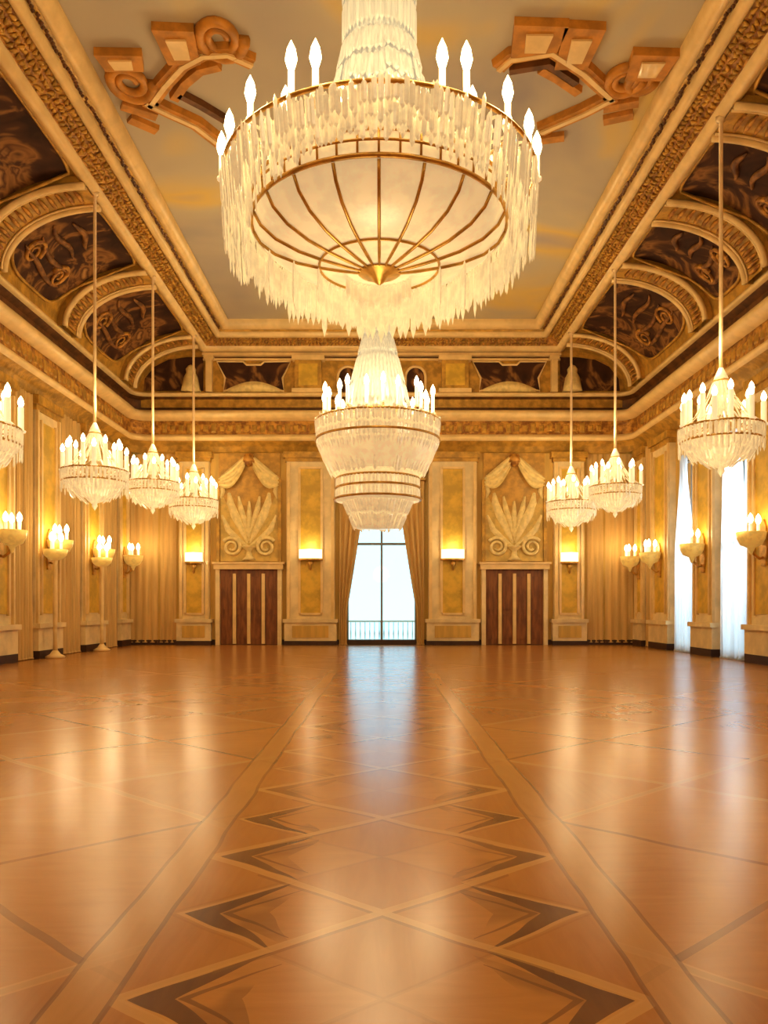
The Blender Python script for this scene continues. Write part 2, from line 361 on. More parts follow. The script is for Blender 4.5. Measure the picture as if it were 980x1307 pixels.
# cove on both long sides
CX0, CZ0, CX1, CZ1 = 10.25, 10.5, 7.45, 12.42
def cove(t, off=0.0):
    a = t * pi / 2
    return (CX1 + (CX0 - CX1 - off) * cos(a), CZ0 + (CZ1 - CZ0 - off) * sin(a))
for n_, sd in (('trim_7', -1), ('trim_8', 1)):
    struct(n_, MB().grid(lambda u, v: (sd * cove(v)[0], YF + (32.4 - YF) * u, cove(v)[1]), 1, 18), GOLD,
           'gilded cove vault along the %s side' % ('left' if sd < 0 else 'right'), 'cove', True)
RIBS = {-1: [3.0, 8.6, 14.2, 19.8, 24.8, 30.6], 1: [5.5, 11.2, 16.75, 20.6, 24.3, 30.4]}
def near_word(i, n): return ['nearest', 'second from the viewer', 'third from the viewer', 'fourth from the viewer', 'farthest, at the end wall'][i + 5 - n]
for sd in (-1, 1):
    side = 'left' if sd < 0 else 'right'
    vis = [y for y in RIBS[sd] if y > 12]
    for i, yc in enumerate(RIBS[sd]):
        if yc < 10: continue
        w = .55
        band = MB().grid(lambda u, v: (sd * cove(v, .22)[0], yc - w + 2 * w * u, cove(v, .22)[1]), 2, 18)
        for e in (-w, w): band.grid(lambda u, v: (sd * cove(v, .22 * u)[0], yc + e, cove(v, .22 * u)[1]), 1, 18)
        k = len([y for y in RIBS[sd] if 10 < y <= yc])
        t = thing('cove_arch', 'gilded arched rib across the %s cove, number %s counting from the viewer' % (side, ['one', 'two', 'three', 'four', 'five'][k - 1]), 'arch', (sd * 9.2, yc, 10.6), 'arched ribs of the coves')
        band.build('arch_band', GOLD, t, True, True)
        for e in (-w, -.4, .4, w):
            rr = .085 if abs(e) > .5 else .03
            MB().tube([(sd * cove(j / 18, .25)[0], yc + e, cove(j / 18, .25)[1]) for j in range(19)], rr, 6).build('arch_moulding', PALE, t, True, True)
        for j in range(1, 16):
            x_, z_ = cove(j / 16.5, .24)
            MB().tube([(sd * x_, yc - .3, z_), (sd * (x_ - .04), yc - .1, z_ - .03), (sd * (x_ - .04), yc + .1, z_ - .03), (sd * x_, yc + .3, z_)], [.03, .06, .06, .03], 5).build('coffer_bar', ORN, t, True, True)
    rl = RIBS[sd]
    for i in range(len(rl) - 1):
        y0, y1 = rl[i] + .62, rl[i + 1] - .62
        if y1 < 11: continue
        k = len([1 for j in range(i) if rl[j + 1] - .62 >= 11])
        def edge(u):                                    # lunette outline of the painting
            q = abs(2 * u - 1)
            return .12 + .34 * q ** 5, .96 - .05 * q ** 6
        def pt(u, v, off):
            a, b = edge(u); t_ = a + (b - a) * v
            return (sd * cove(t_, off)[0], y0 + (y1 - y0) * u, cove(t_, off)[1])
        f = thing('cove_painting', 'dark brown cove fresco on the %s side, %s in its row' % (side, ['nearest', 'second nearest', 'third nearest', 'fourth nearest', 'fifth nearest'][k]), 'painting', (sd * 9.6, (y0 + y1) / 2, 10.8), 'frescoes in the coves')
        MB().grid(lambda u, v: pt(u, v, .04), 24, 8).build('canvas', FRESCO, f, True, True)
        rim = [pt(u / 24, 0, .07) for u in range(25)] + [pt(u / 24, 1, .07) for u in range(23, 0, -1)]
        MB().tube(rim, .045, 6, True).build('frame', GOLD, f, True, True)
        # carved figures in front of the fresco
        def on(u, v): 
            a, b = edge(min(max(u, .02), .98)); return pt(min(max(u, .02), .98), min(max(v, .03), .97), .08)
        for q in range(4):
            v0 = .25 + .17 * q; u0 = .16 + .05 * (q % 2); L_ = .62 - .08 * q
            MB().tube([on(u0 + L_ * j / 14, v0 + .025 * sin(j * .45 + q * 1.7) - .05 * (j / 14)) for j in range(15)], [.02 + .075 * sin(pi * (j + .5) / 15) for j in range(15)], 6).build('carved_scrollwork', BROWN, f, True, True)
        for u0 in (.27, .7):
            n = 26; s1 = 1 if u0 < .5 else -1
            MB().tube([on(u0 + s1 * .09 * (1 - .8 * j / n) * cos(j / n * 3.4 * pi), .30 + .15 * (1 - .8 * j / n) * sin(j / n * 3.4 * pi)) for j in range(n + 1)], [.075 - .045 * j / n for j in range(n + 1)], 6).build('carved_scroll', ORN, f, True, True)
# beams around the painted ceiling
struct('trim_9', loops([(7.62, 32.15, 12.55), (7.58, 32.1, 12.3), (7.42, 31.95, 12.22), (7.28, 31.84, 12.3), (7.26, 31.82, 12.45)]), PALE, 'pale gold rail along the foot of the ceiling frame', 'moulding', True)
struct('trim_10', loops([(7.27, 31.83, 12.42), (6.82, 31.55, 12.75)]), ORN, 'broad band of gilded acanthus around the painted ceiling', 'moulding')
struct('trim_11', loops([(6.85, 31.57, 12.72), (6.80, 31.54, 12.66), (6.70, 31.48, 12.68), (6.64, 31.44, 12.76), (6.64, 31.44, 12.88)]), PALE, 'pale gold inner rail of the ceiling frame', 'moulding', True)
struct('trim_12', loops([(6.65, 31.45, 12.88), (6.52, 31.37, 12.98)]), GOLD, 'narrow gilded groove beside the beading', 'moulding')
struct('trim_13', loops([(6.53, 31.38, 12.97), (6.46, 31.33, 12.93), (6.34, 31.25, 12.98), (6.25, 31.2, 13.1), (6.25, 31.2, 13.34)]), PALE, 'pale gold innermost rail around the painted sky', 'moulding', True)
bead = MB()
for i in range(220):
    y_ = 8 + 23.2 * i / 220
    for s_ in (-1, 1):
        q = .9 + .5 * random.random()
        bead.lathe([(0, -.05 * q), (.045 * q, 0), (0, .05 * q)], 6, (s_ * (6.585 + random.uniform(-.03, .03)), y_, 12.90))
struct('trim_14', bead, DEEP, 'dark red beading in the ceiling frame', 'moulding')
aca = MB()                                            # leaf relief on the broad band
for i in range(150):
    y_ = 9 + 22.4 * i / 150
    for s_ in (-1, 1):
        for r_ in range(3):
            f_ = .2 + .3 * r_; x_ = 7.27 - .45 * f_; z_ = 12.42 + .33 * f_
            a = random.uniform(-1, 1)
            d = Vector((s_ * -.05 * cos(a), .09 * sin(a) + .03, .06 * cos(a)))
            p = Vector((s_ * x_, y_ + random.uniform(-.04, .04), z_ - .01))
            aca.tube([p - d, p + Vector((s_ * -.025, 0, -.035)), p + d], [.02, .05, .012], 5)
for i in range(90):
    x_ = -6.9 + 13.8 * i / 90
    for r_ in range(3):
        f_ = .2 + .3 * r_; y_ = 31.83 - .28 * f_; z_ = 12.42 + .33 * f_
        a = random.uniform(-1, 1); d = Vector((.09 * sin(a) + .03, -.04 * cos(a), .06 * cos(a))); p = Vector((x_, y_, z_))
        aca.tube([p - d, p + Vector((0, -.03, -.035)), p + d], [.02, .05, .012], 5)
struct('trim_15', aca, GOLD, 'curled gilded leaves on the broad ceiling band', 'moulding', True)

# attic at the far end
YA = 32.3; SA = F / YA
def ax(px): return (px - VX) / SA
def az(py): return H + (VY - py) / SA
struct('trim_16', MB().box(-W, W, YA, D + T, 10.0, 13.6), GOLD, 'gilded attic wall above the end cornice', 'wall')
at = MB()
for z0, z1, d in ((12.12, 12.24, .25), (12.34, 12.42, .12), (11.96, 12.04, .10)): at.box(-7.5, 7.5, YA - d, YA, z0, z1)
struct('trim_17', at, PALE, 'pale gold ledges across the top of the attic', 'moulding')
at = MB().box(-7.4, 7.4, YA - .06, YA, 12.05, 12.11).box(-7.4, 7.4, YA - .08, YA, 12.25, 12.33)
struct('trim_18', at, DEEP, 'dark grooves between the attic ledges', 'moulding')
for sd, nm in ((-1, 'left'), (1, 'right')):
    cxp = sd * ax(324 if sd < 0 else 324) * -1
    cx = sd * 5.37
    hw, zb, zt = 1.55, az(500), az(462)
    poly = [(-hw * .82, zb), (0, zb + .3), (hw * .82, zb), (hw * .78, zb + .55), (hw, zt), (.45, zt), (.3, zt - .14), (-.3, zt - .14), (-.45, zt), (-hw, zt), (-hw * .78, zb + .55)]
    f = thing('attic_painting', 'dark hourglass shaped attic painting above the %s door' % nm, 'painting', (cx, YA, zb), 'attic paintings on the end wall')
    MB().prism(poly, lambda a, b, d: (cx + a, d, b), YA - .05, YA).build('canvas', FRESCO, f, False, True)
    MB().tube([(cx + a, YA - .06, b) for a, b in poly], .05, 5, True).build('frame', PALE, f, True, True)
    g = MB().grid(lambda u, v: (cx - 1.1 + 2.2 * u, YA - .07 - .14 * sin(pi * v) * sin(pi * u), zb - .02 + v * (.12 + .32 * sin(pi * u))), 16, 4)
    g.build('carved_scrollwork', RELIEF, f, True, True)
    # pier beside it
    bxx = sd * ax(580) if sd > 0 else ax(394)
    p = thing('attic_pier', 'gilded attic block between painting and arched recess, %s of the far chandelier' % nm, 'pier', (bxx, YA, 10.6), 'attic piers')
    MB().box(bxx - .56, bxx + .56, YA - .3, YA, 10.6, 11.9).build('shaft', GOLD, p, False, True)
    MB().box(bxx - .68, bxx + .68, YA - .38, YA, 11.9, 12.1).box(bxx - .68, bxx + .68, YA - .36, YA, 10.55, 10.72).build('cap_moulding', PALE, p, False, True)
    MB().box(bxx - .4, bxx + .4, YA - .33, YA - .29, 10.85, 11.75).build('panel', PANEL, p, False, True)
    bxx = sd * 7.22
    p = thing('attic_pier', 'narrow pale attic post by the %s corner of the end wall' % nm, 'pier', (bxx, YA, 10.6), 'attic piers')
    MB().box(bxx - .13, bxx + .13, YA - .25, YA, 10.6, 12.1).build('shaft', PALE, p, False, True)
    MB().box(bxx - .2, bxx + .2, YA - .3, YA, 11.95, 12.1).build('cap_moulding', PALE, p, False, True)
    # corner painting with carved figure
    cx = sd * 8.75
    f = thing('corner_painting', 'dark painting with pale carved figure in the %s corner of the attic' % nm, 'painting', (cx, YA, 10.7), 'corner attic paintings')
    poly = [(-1.25, 10.7), (1.25, 10.7), (1.2, 11.2), (.8, 11.7), (.2, 12.0), (-.6, 12.1), (-1.25, 12.1)] if sd > 0 else [(-1.25, 10.7), (1.25, 10.7), (1.25, 12.1), (.6, 12.1), (-.2, 12.0), (-.8, 11.7), (-1.2, 11.2)]
    MB().prism(poly, lambda a, b, d: (cx + a, d, b), YA - .05, YA).build('canvas', FRESCO, f, False, True)
    c2 = cx - sd * .75
    MB().lathe([(.0, 0), (.42, .02), (.36, .3), (.3, .6), (.2, .8), (.22, .95), (.12, 1.1), (0, 1.16)], 14, (c2, YA - .08, 10.62)).build('carved_figure', RELIEF, f, True, True)
    # arched recess
    cx = sd * 1.42
    arch = [(-.42, az(500))] + [(-.42 * cos(pi * i / 12), az(482) + .45 * sin(pi * i / 12)) for i in range(13)] + [(.42, az(500))]
    f = thing('arched_recess', 'small dark arched attic opening just %s of the far chandelier sleeve' % nm, 'niche', (cx, YA, az(500)), 'arched attic recesses')
    MB().prism(arch, lambda a, b, d: (cx + a, d, b), YA - .04, YA).build('dark_ground', FRESCO, f, False, True)
    MB().tube([(cx + a, YA - .06, b) for a, b in arch], .06, 6).build('arch_moulding', PALE, f, True, True)

# painted / stucco cartouches on the ceiling
def cart(side):
    def P(px, py): 
        x, y = on_ceiling(px, py); return x, y
    L = side < 0
    nm = 'left' if L else 'right'
    c = P(262, 120) if L else P(715, 120)
    t = thing('ceiling_cartouche', 'orange gilt scrolled cartouche on the %s side of the painted ceiling' % nm, 'cartouche', (c[0], c[1], CEIL), 'ceiling cartouches')
    zc = CEIL + .1
    def strip(pts, w, m, name, h=.12):
        mb = MB(); pts = [Vector((*P(*p), 0)) for p in pts]
        vs = []
        for i, p in enumerate(pts):
            tg = (pts[min(i + 1, len(pts) - 1)] - pts[max(i - 1, 0)]).normalized(); n = Vector((-tg.y, tg.x, 0)) * w
            vs += [(p.x - n.x, p.y - n.y, zc + .03), (p.x - n.x * .8, p.y - n.y * .8, zc - h), (p.x + n.x * .8, p.y + n.y * .8, zc - h), (p.x + n.x, p.y + n.y, zc + .03)]
        n = len(pts)
        mb.add(vs, [(i * 4 + k, i * 4 + k + 1, i * 4 + k + 5, i * 4 + k + 4) for i in range(n - 1) for k in range(3)] + [(0, 1, 2, 3), (n * 4 - 1, n * 4 - 2, n * 4 - 3, n * 4 - 4)])
        mb.build(name, m, t, False, True)
    if L:
        arch1 = [(190, 135), (210, 108), (232, 84), (258, 70), (290, 68), (322, 82)]
        arch2 = [(222, 128), (236, 108), (255, 92), (280, 86)]
        beam = [(186, 130), (215, 144), (250, 160), (286, 188)]; beam2 = [(228, 122), (255, 136), (292, 158)]
        blocks = [(228, 58, .42, .5), (155, 78, .5, .25)]; scrolls = [(280, 52, .5), (165, 108, .5)]
        bars = [(155, 138, 200, 152), (165, 155, 200, 170)]
    else:
        arch1 = [(636, 88), (652, 74), (705, 66), (745, 92), (782, 126)]
        arch2 = [(690, 90), (712, 102), (738, 120)]
        beam = [(784, 124), (745, 144), (690, 168)]; beam2 = [(650, 92), (700, 84), (735, 108)]
        blocks = [(686, 50, .55, .45), (738, 60, .42, .6), (830, 84, .5, .4)]; scrolls = [(797, 104, .42), (818, 106, .3)]
        bars = [(770, 142, 815, 134), (770, 158, 808, 150), (690, 182, 720, 178)]
    strip(arch1, .2, OCHRE, 'pediment_moulding'); strip(arch1, .07, PALE, 'pale_fillet', .17)
    strip(arch2, .12, OCHRE, 'pediment_moulding')
    strip(beam, .22, OCHRE, 'sill_moulding'); strip(beam2, .1, DEEP, 'sill_moulding')
    strip(beam, .07, PALE, 'pale_fillet', .17)
    for a, b, c_, d in bars: strip([(a, b), ((a + c_) / 2, (b + d) / 2), (c_, d)], .16, OCHRE, 'side_fillet', .08)
    for px, py, w, h in blocks:
        x, y = P(px, py); MB().prism([(-w, -h), (w, -h * .9), (w * .8, h), (-w * .85, h)], lambda a, b, d: (x + a, y + b, d), zc - .16, zc + .03).build('scroll_block', OCHRE, t, False, True)
        MB().prism([(-w * .5, -h * .5), (w * .5, -h * .5), (w * .4, h * .6), (-w * .4, h * .6)], lambda a, b, d: (x + a, y + b, d), zc - .2, zc - .15).build('scroll_inset', PALE, t, False, True)
    for px, py, r in scrolls:
        x, y = P(px, py); n = 40
        MB().tube([(x + r * (1 - .7 * i / n) * cos(i / n * 4 * pi), y + r * 1.2 * (1 - .7 * i / n) * sin(i / n * 4 * pi), zc - .05) for i in range(n + 1)], [.13 - .06 * i / n for i in range(n + 1)], 7).build('scroll', OCHRE, t, True, True)
cart(-1); cart(1)

# ------------------------------------------------------------------ end wall
def curtain(name, label, cat, xin, xout, z0, z1, y, m, folds, amp=.09, group=None, axis='x', nz=14):
    """xin(z) and xout(z) give the two side edges; folds run downwards"""
    nu = folds * 6
    def pt(u, v):
        z = z0 + (z1 - z0) * v
        a, b = xin(z), xout(z); s_ = a + (b - a) * u
        d = amp * (sin(2 * pi * folds * u + .6 * sin(3 * v)) + .35 * sin(2 * pi * folds * 2.3 * u + 2 * v)) 
        return (s_, y - amp * 1.4 + d, z) if axis == 'x' else (y + d * 1 - (amp * 1.4 if y > 0 else -amp * 1.4), s_, z)
    t = thing(name, label, cat, ((xin(z0) + xout(z0)) / 2, y, z0) if axis == 'x' else (y, (xin(z0) + xout(z0)) / 2, z0), group)
    MB().grid(pt, nu, nz).build('cloth', m, t, True, True)
    hem = MB(); hem.tube([pt(i / nu, 0) for i in range(nu + 1)], .025, 5); hem.build('hem', m, t, True, True)
    return t
def pil_back(cx, w, pw, tall_label, side):
    t = thing('pilaster', tall_label, 'pilaster', (cx, D, 0), 'gold panelled pilasters')
    y = D
    MB().box(cx - w, cx + w, y - .22, y, 1.1, 7.75).build('shaft', CREAM, t, False, True)
    MB().box(cx - pw, cx + pw, y - .24, y - .2, 1.35, 7.45).build('gold_panel', PANEL, t, False, True)
    fm = MB()
    for s_ in (-1, 1):
        fm.box(cx + s_ * pw - .05, cx + s_ * pw + .05, y - .29, y - .2, 1.3, 7.5)
        fm.box(cx + s_ * (w - .09) - .06, cx + s_ * (w - .09) + .06, y - .30, y - .2, 1.1, 7.7)
    fm.box(cx - pw, cx + pw, y - .29, y - .2, 1.27, 1.36).box(cx - pw, cx + pw, y - .29, y - .2, 7.44, 7.53)
    fm.build('panel_frame', PALE, t, False, True)
    MB().box(cx - w - .08, cx + w + .08, y - .36, y, .18, .95).box(cx - w - .14, cx + w + .14, y - .42, y, .95, 1.1).build('pedestal', CREAM, t, False, True)
    MB().box(cx - w * .75, cx + w * .75, y - .39, y - .35, .32, .82).build('pedestal_panel', WALL, t, False, True)
    MB().box(cx - w - .1, cx + w + .1, y - .4, y, 0, .18).build('plinth', DARK, t, False, True)
    MB().box(cx - w - .05, cx + w + .05, y - .28, y, 7.75, 7.9).box(cx - w - .13, cx + w + .13, y - .36, y, 7.9, 8.15).build('capital', GOLD, t, False, True)
    return t
def sconce_back(cx, z, w, label):
    t = thing('wall_lamp', label, 'wall lamp', (cx, D - .24, z), 'half round lamps on the end wall')
    y = D - .24
    n = 12; poly = [(-w, 0)] + [(-w * cos(pi * i / n), -.28 * sin(pi * i / n)) for i in range(1, n)] + [(w, 0)]
    MB().prism([(a, y + b) for a, b in poly], lambda a, b, d: (cx + a, b, d), z - .18, z + .2).build('lamp_shade', SHADE, t, False, True)
    MB().prism([(a * 1.05, y + b * 1.08) for a, b in poly], lambda a, b, d: (cx + a, b, d), z - .25, z - .18).build('gilt_tray', GILT, t, False, True)
    MB().lathe([(.0, -.7), (.06, -.62), (.04, -.5), (.12, -.36), (.05, -.28)], 10, (cx, y - .08, z)).build('drop_finial', GILT, t, True, True)
    lamp('wall_lamp_light', (cx, y - .5, z + .35), 32, (1, .86, .58), .2)
for sd, nm in ((-1, 'left'), (1, 'right')):
    pil_back(sd * 3.0, 1.02, .47, 'wide cream pilaster with gold panel between the tall window and the %s door' % nm, sd)
    pil_back(sd * 7.92, .64, .38, 'narrow cream pilaster with gold panel on the outer side of the %s door' % nm, sd)
    sconce_back(sd * 3.0, bz_(708), .5, 'glowing half round lamp on the wide pilaster %s of the tall window' % nm)
    sconce_back(sd * 7.92, bz_(712), .38, 'glowing half round lamp on the narrow pilaster beyond the %s door' % nm)
    # door
    cx = sd * 5.62; hw = 1.22
    d = thing('door_%d' % (1 if sd < 0 else 2), 'reddish brown %s door with three pale upright bars' % nm, 'door', (cx, D, 0), None, 'structure')
    MB().box(cx - hw, cx + hw, D - .1, D, .02, 3.2).build('door_leaf', DOORW, d, False, True)
    pn = MB()
    for x0, x1 in ((-1.1, -.72), (-.5, -.08), (.08, .5), (.72, 1.1)):
        pn.box(cx + x0, cx + x1, D - .14, D - .1, .25, 1.3).box(cx + x0, cx + x1, D - .14, D - .1, 1.5, 2.9)
    pn.build('door_panel', DOORW, d, False, True)
    for k in (-.61, 0, .61):
        MB().box(cx + k - .07, cx + k + .07, D - .2, D - .09, .05, 3.02).build('upright_bar', PALE, d, False, True)
    MB().box(cx - hw - .18, cx - hw, D - .26, D, 0, 3.2).box(cx + hw, cx + hw + .18, D - .26, D, 0, 3.2).build('door_frame', CREAM, d, False, True)
    MB().box(cx - hw - .24, cx + hw + .24, D - .34, D, 3.2, 3.42).box(cx - hw - .3, cx + hw + .3, D - .4, D, 3.42, 3.5).build('lintel', PALE, d, False, True)
    # carved panel over the door
    r = thing('overdoor_relief', 'cream carved relief of leaves and swags above the %s door' % nm, 'relief', (cx, D, 3.5), 'reliefs above the doors')
    MB().box(cx - 1.3, cx + 1.3, D - .06, D, 3.5, 8.15).build('ground', RGROUND, r, False, True)
    y = D - .06
    MB().prism([(-1.22, 3.55), (1.22, 3.55), (1.22, 6.55), (.45, 4.9), (.25, 4.7), (-.25, 4.7), (-.45, 4.9), (-1.22, 6.55)], lambda a, b, q: (cx + a, q, b), y - .05, y).build('cream_field', FIELD, r, False, True)
    for s_ in (-1, 1): MB().box(cx + s_ * 1.3 - .07, cx + s_ * 1.3 + .07, D - .2, D, 3.5, 7.0).build('side_frame', GOLD, r, False, True)
    def leaf(pts, w, name='leaf', m=RELIEF, dep=.16):
        mb = MB(); vs = []; pv = [Vector((a, b)) for a, b in pts]; n = len(pv)
        for i, p in enumerate(pv):
            tg = (pv[min(i + 1, n - 1)] - pv[max(i - 1, 0)]).normalized(); nn = Vector((-tg.y, tg.x)) * w * (sin(pi * (i + .35) / (n - .3)) ** .8)
            vs += [(cx + p.x - nn.x, y - .03, p.y - nn.y), (cx + p.x, y - dep, p.y), (cx + p.x + nn.x, y - .03, p.y + nn.y)]
        mb.add(vs, [(i * 3 + k, i * 3 + k + 1, i * 3 + k + 4, i * 3 + k + 3) for i in range(n - 1) for k in range(2)])
        mb.build(name, m, r, True, True)
    for s_ in (-1, 1):
        leaf([(s_ * .05, 4.3), (s_ * .3, 4.9), (s_ * .62, 5.5), (s_ * .8, 6.0), (s_ * .85, 6.45)], .2)
        leaf([(s_ * .03, 4.6), (s_ * .18, 5.2), (s_ * .36, 5.8), (s_ * .45, 6.3)], .13)
        leaf([(s_ * .05, 4.2), (s_ * .5, 4.5), (s_ * .9, 4.9), (s_ * 1.15, 5.5)], .16)
        n = 36
        MB().tube([(cx + s_ * (.72 + .42 * (1 - .75 * i / n) * cos(i / n * 3.6 * pi + .6)), y - .1, 4.15 + .42 * (1 - .75 * i / n) * sin(i / n * 3.6 * pi + .6)) for i in range(n + 1)], [.09 - .04 * i / n for i in range(n + 1)], 7).build('scroll', RELIEF, r, True, True)
        # draped swag from the crown to the outer corner
        def sw(u, v):
            a = u; x = s_ * (.16 + 1.12 * a); z = 8.05 - .95 * a - .45 * sin(pi * a) * v - .55 * v * (1 - .35 * a)
            return (cx + x, y - .08 - .14 * sin(pi * v * 2.5) ** 2, z)
        MB().grid(sw, 14, 10).build('swag', RELIEF, r, True, True)
        leaf([(s_ * 1.15, 7.2), (s_ * 1.2, 6.9), (s_ * 1.12, 6.5), (s_ * 1.2, 6.2)], .12, 'swag_tail')
    leaf([(0, 4.4), (0, 5.0), (0, 5.6), (0, 6.1)], .12, 'bud')
    MB().lathe([(.0, 0), (.3, .03), (.14, .2), (.12, .4), (.3, .55), (.34, .62), (0, .64)], 16, (cx, y - .02, 3.58)).build('urn', RELIEF, r, True, True)
    MB().lathe([(0, -.3), (.2, -.22), (.28, 0), (.2, .22), (0, .3)], 16, (cx, y - .05, 7.85)).build('crown_boss', ORN, r, True, True)
    # window curtain at the centre and corner drapes
    def inner(z, s=sd):
        pts = [(0, 1.47), (1.4, 1.47), (2.7, 1.25), (5.1, .87), (6.9, .62)]
        for (a, b), (c_, d_) in zip(pts, pts[1:]):
            if z <= c_: return s * (b + (d_ - b) * max(0, (z - a) / (c_ - a)))
        return s * pts[-1][1]
    curtain('window_curtain', 'tan curtain drawn back on the %s side of the tall end window' % nm, 'curtain', inner, lambda z, s=sd: s * 1.80, .03, 6.95, D - .1, TANCLOTH, 4, .06, 'curtains of the end window')
    curtain('corner_drape', 'flat tan drape on the end wall beside the outer %s pilaster' % nm, 'curtain', lambda z, s=sd: s * 8.72, lambda z, s=sd: s * 9.42, .12, 8.1, D - .02, TANCLOTH, 3, .018, 'tan drapes in the corners')
    curtain('corner_drape', 'flat tan drape filling the %s corner of the end wall' % nm, 'curtain', lambda z, s=sd: s * 9.5, lambda z, s=sd: s * 10.75, .12, 8.1, D - .02, TANCLOTH, 4, .02, 'tan drapes in the corners')
# pelmet above the end window
pe = thing('window_pelmet', 'carved gold pelmet above the tall end window behind the far chandelier', 'pelmet', (0, D, 6.9))
MB().box(-1.85, 1.85, D - .35, D, 6.95, 7.3).build('board', GOLD, pe, False, True)
MB().box(-1.95, 1.95, D - .42, D, 7.3, 7.45).build('cornice', PALE, pe, False, True)
# windows
def window(n, label, fn, w, h, lights, trans):
    """fn(a, z, d) maps width, height, depth to the world"""
    c = fn(0, 0, .2)
    t = thing('window_%d' % n, label, 'window', c, None, 'structure')
    fr = MB()
    def bar(a0, a1, z0, z1, d0=.12, d1=.2, mb=None):
        p, q = fn(a0, z0, d0), fn(a1, z1, d1)
        (mb or fr).box(min(p[0], q[0]), max(p[0], q[0]), min(p[1], q[1]), max(p[1], q[1]), z0, z1)
    bar(-w, -w + .09, 0, h); bar(w - .09, w, 0, h); bar(-w + .09, w - .09, h - .09, h); bar(-w + .09, w - .09, 0, .09)
    fr.build('window_frame', IRON, t, False, True)
    ms = MB(); bar(-.045, .045, .09, h - .09, mb=ms); bar(-w + .09, w - .09, trans - .05, trans + .05, .11, .21, ms)
    ms.build('mullion', IRON, t, False, True)
    gl = MB(); gl.add([fn(-w + .05, .05, .16), fn(w - .05, .05, .16), fn(w - .05, h - .05, .16), fn(-w + .05, h - .05, .16)], [(0, 1, 2, 3)])
    gl.build('pane', GLASS, t, False, True)
window(1, 'tall bright end window with thin grey bars under the far chandelier', lambda a, z, d: (a, D + d, z), 1.5, 6.7, 2, bz_(694))
for k, (a_, b_) in enumerate(WR):
    window(2 + k, 'tall window on the right wall behind the %s white sheer curtain' % ('nearer' if k == 0 else 'farther'), lambda a, z, d, m=(a_ + b_) / 2: (W + d, m + a, z), (b_ - a_) / 2, 6.9, 2, 3.6)
# balcony beyond the end window
struct('terrace', MB().box(-14, 14, D + T, D + 6, -.3, -.05), WHITE, 'pale stone terrace outside the end window', 'terrace')
rl = thing('balcony_railing', 'pale balcony railing seen through the foot of the end window', 'railing', (0, D + 2.2, 0))
for x in (-1.1, 0, 1.1): MB().box(x * 2 - .06, x * 2 + .06, D + 2.1, D + 2.22, -.05, .95).build('post', WHITE, rl, False, True)
MB().box(-3, 3, D + 2.08, D + 2.24, .92, 1.0).build('top_rail', WHITE, rl, False, True)
MB().box(-3, 3, D + 2.12, D + 2.2, .1, .15).build('bottom_rail', WHITE, rl, False, True)
for i in range(28):
    x = -2.9 + 5.8 * i / 27; MB().lathe([(.02, .15), (.035, .4), (.02, .6), (.02, .92)], 6, (x, D + 2.16, 0)).build('baluster', WHITE, rl, True, True)

# ------------------------------------------------------------------ side walls
def pil_side(sd, yc, w, label):
    t = thing('pilaster', label, 'pilaster', (sd * W, yc, 0), 'gold panelled pilasters')
    def b(mb, y0, y1, d0, d1, z0, z1):
        x0, x1 = sorted((sd * (W - d0), sd * (W - d1))); return mb.box(x0, x1, y0, y1, z0, z1)
    b(MB(), yc - w, yc + w, .0, .22, 1.1, 7.7).build('shaft', CREAM, t, False, True)
    b(MB(), yc - w * .62, yc + w * .62, .2, .245, 1.4, 7.4).build('gold_panel', PANEL, t, False, True)
    fm = MB()
    for s_ in (-1, 1):
        b(fm, yc + s_ * w * .62 - .05, yc + s_ * w * .62 + .05, .2, .3, 1.35, 7.45)
        b(fm, yc + s_ * w * .93 - .05, yc + s_ * w * .93 + .05, .2, .3, 1.1, 7.7)
    fm.build('panel_frame', PALE, t, False, True)
    p = b(MB(), yc - w - .06, yc + w + .06, 0, .34, .25, .95); b(p, yc - w - .12, yc + w + .12, 0, .42, .95, 1.1); p.build('pedestal', CREAM, t, False, True)
    b(MB(), yc - w - .02, yc + w + .02, 0, .36, 0, .25).build('plinth', DARK, t, False, True)
    p = b(MB(), yc - w - .04, yc + w + .04, 0, .27, 7.7, 7.88); b(p, yc - w - .1, yc + w + .1, 0, .36, 7.88, 8.15); p.build('capital', GOLD, t, False, True)
def make_candle(parent, x, y, z, h, r, bulb_h, bulb_r, world=False):
    c = MB().lathe([(0, 0), (r * 1.5, 0), (r * 1.7, .03), (r, .05), (r, h), (0, h)], 8, (x, y, z)).build('candle', CANDLE, parent, True)
    MB().lathe([(0, 0), (bulb_r * .6, .02), (bulb_r, bulb_h * .35), (bulb_r * .7, bulb_h * .7), (0, bulb_h)], 8, (x, y, z + h)).build('bulb', BULB, c, True)
    return c
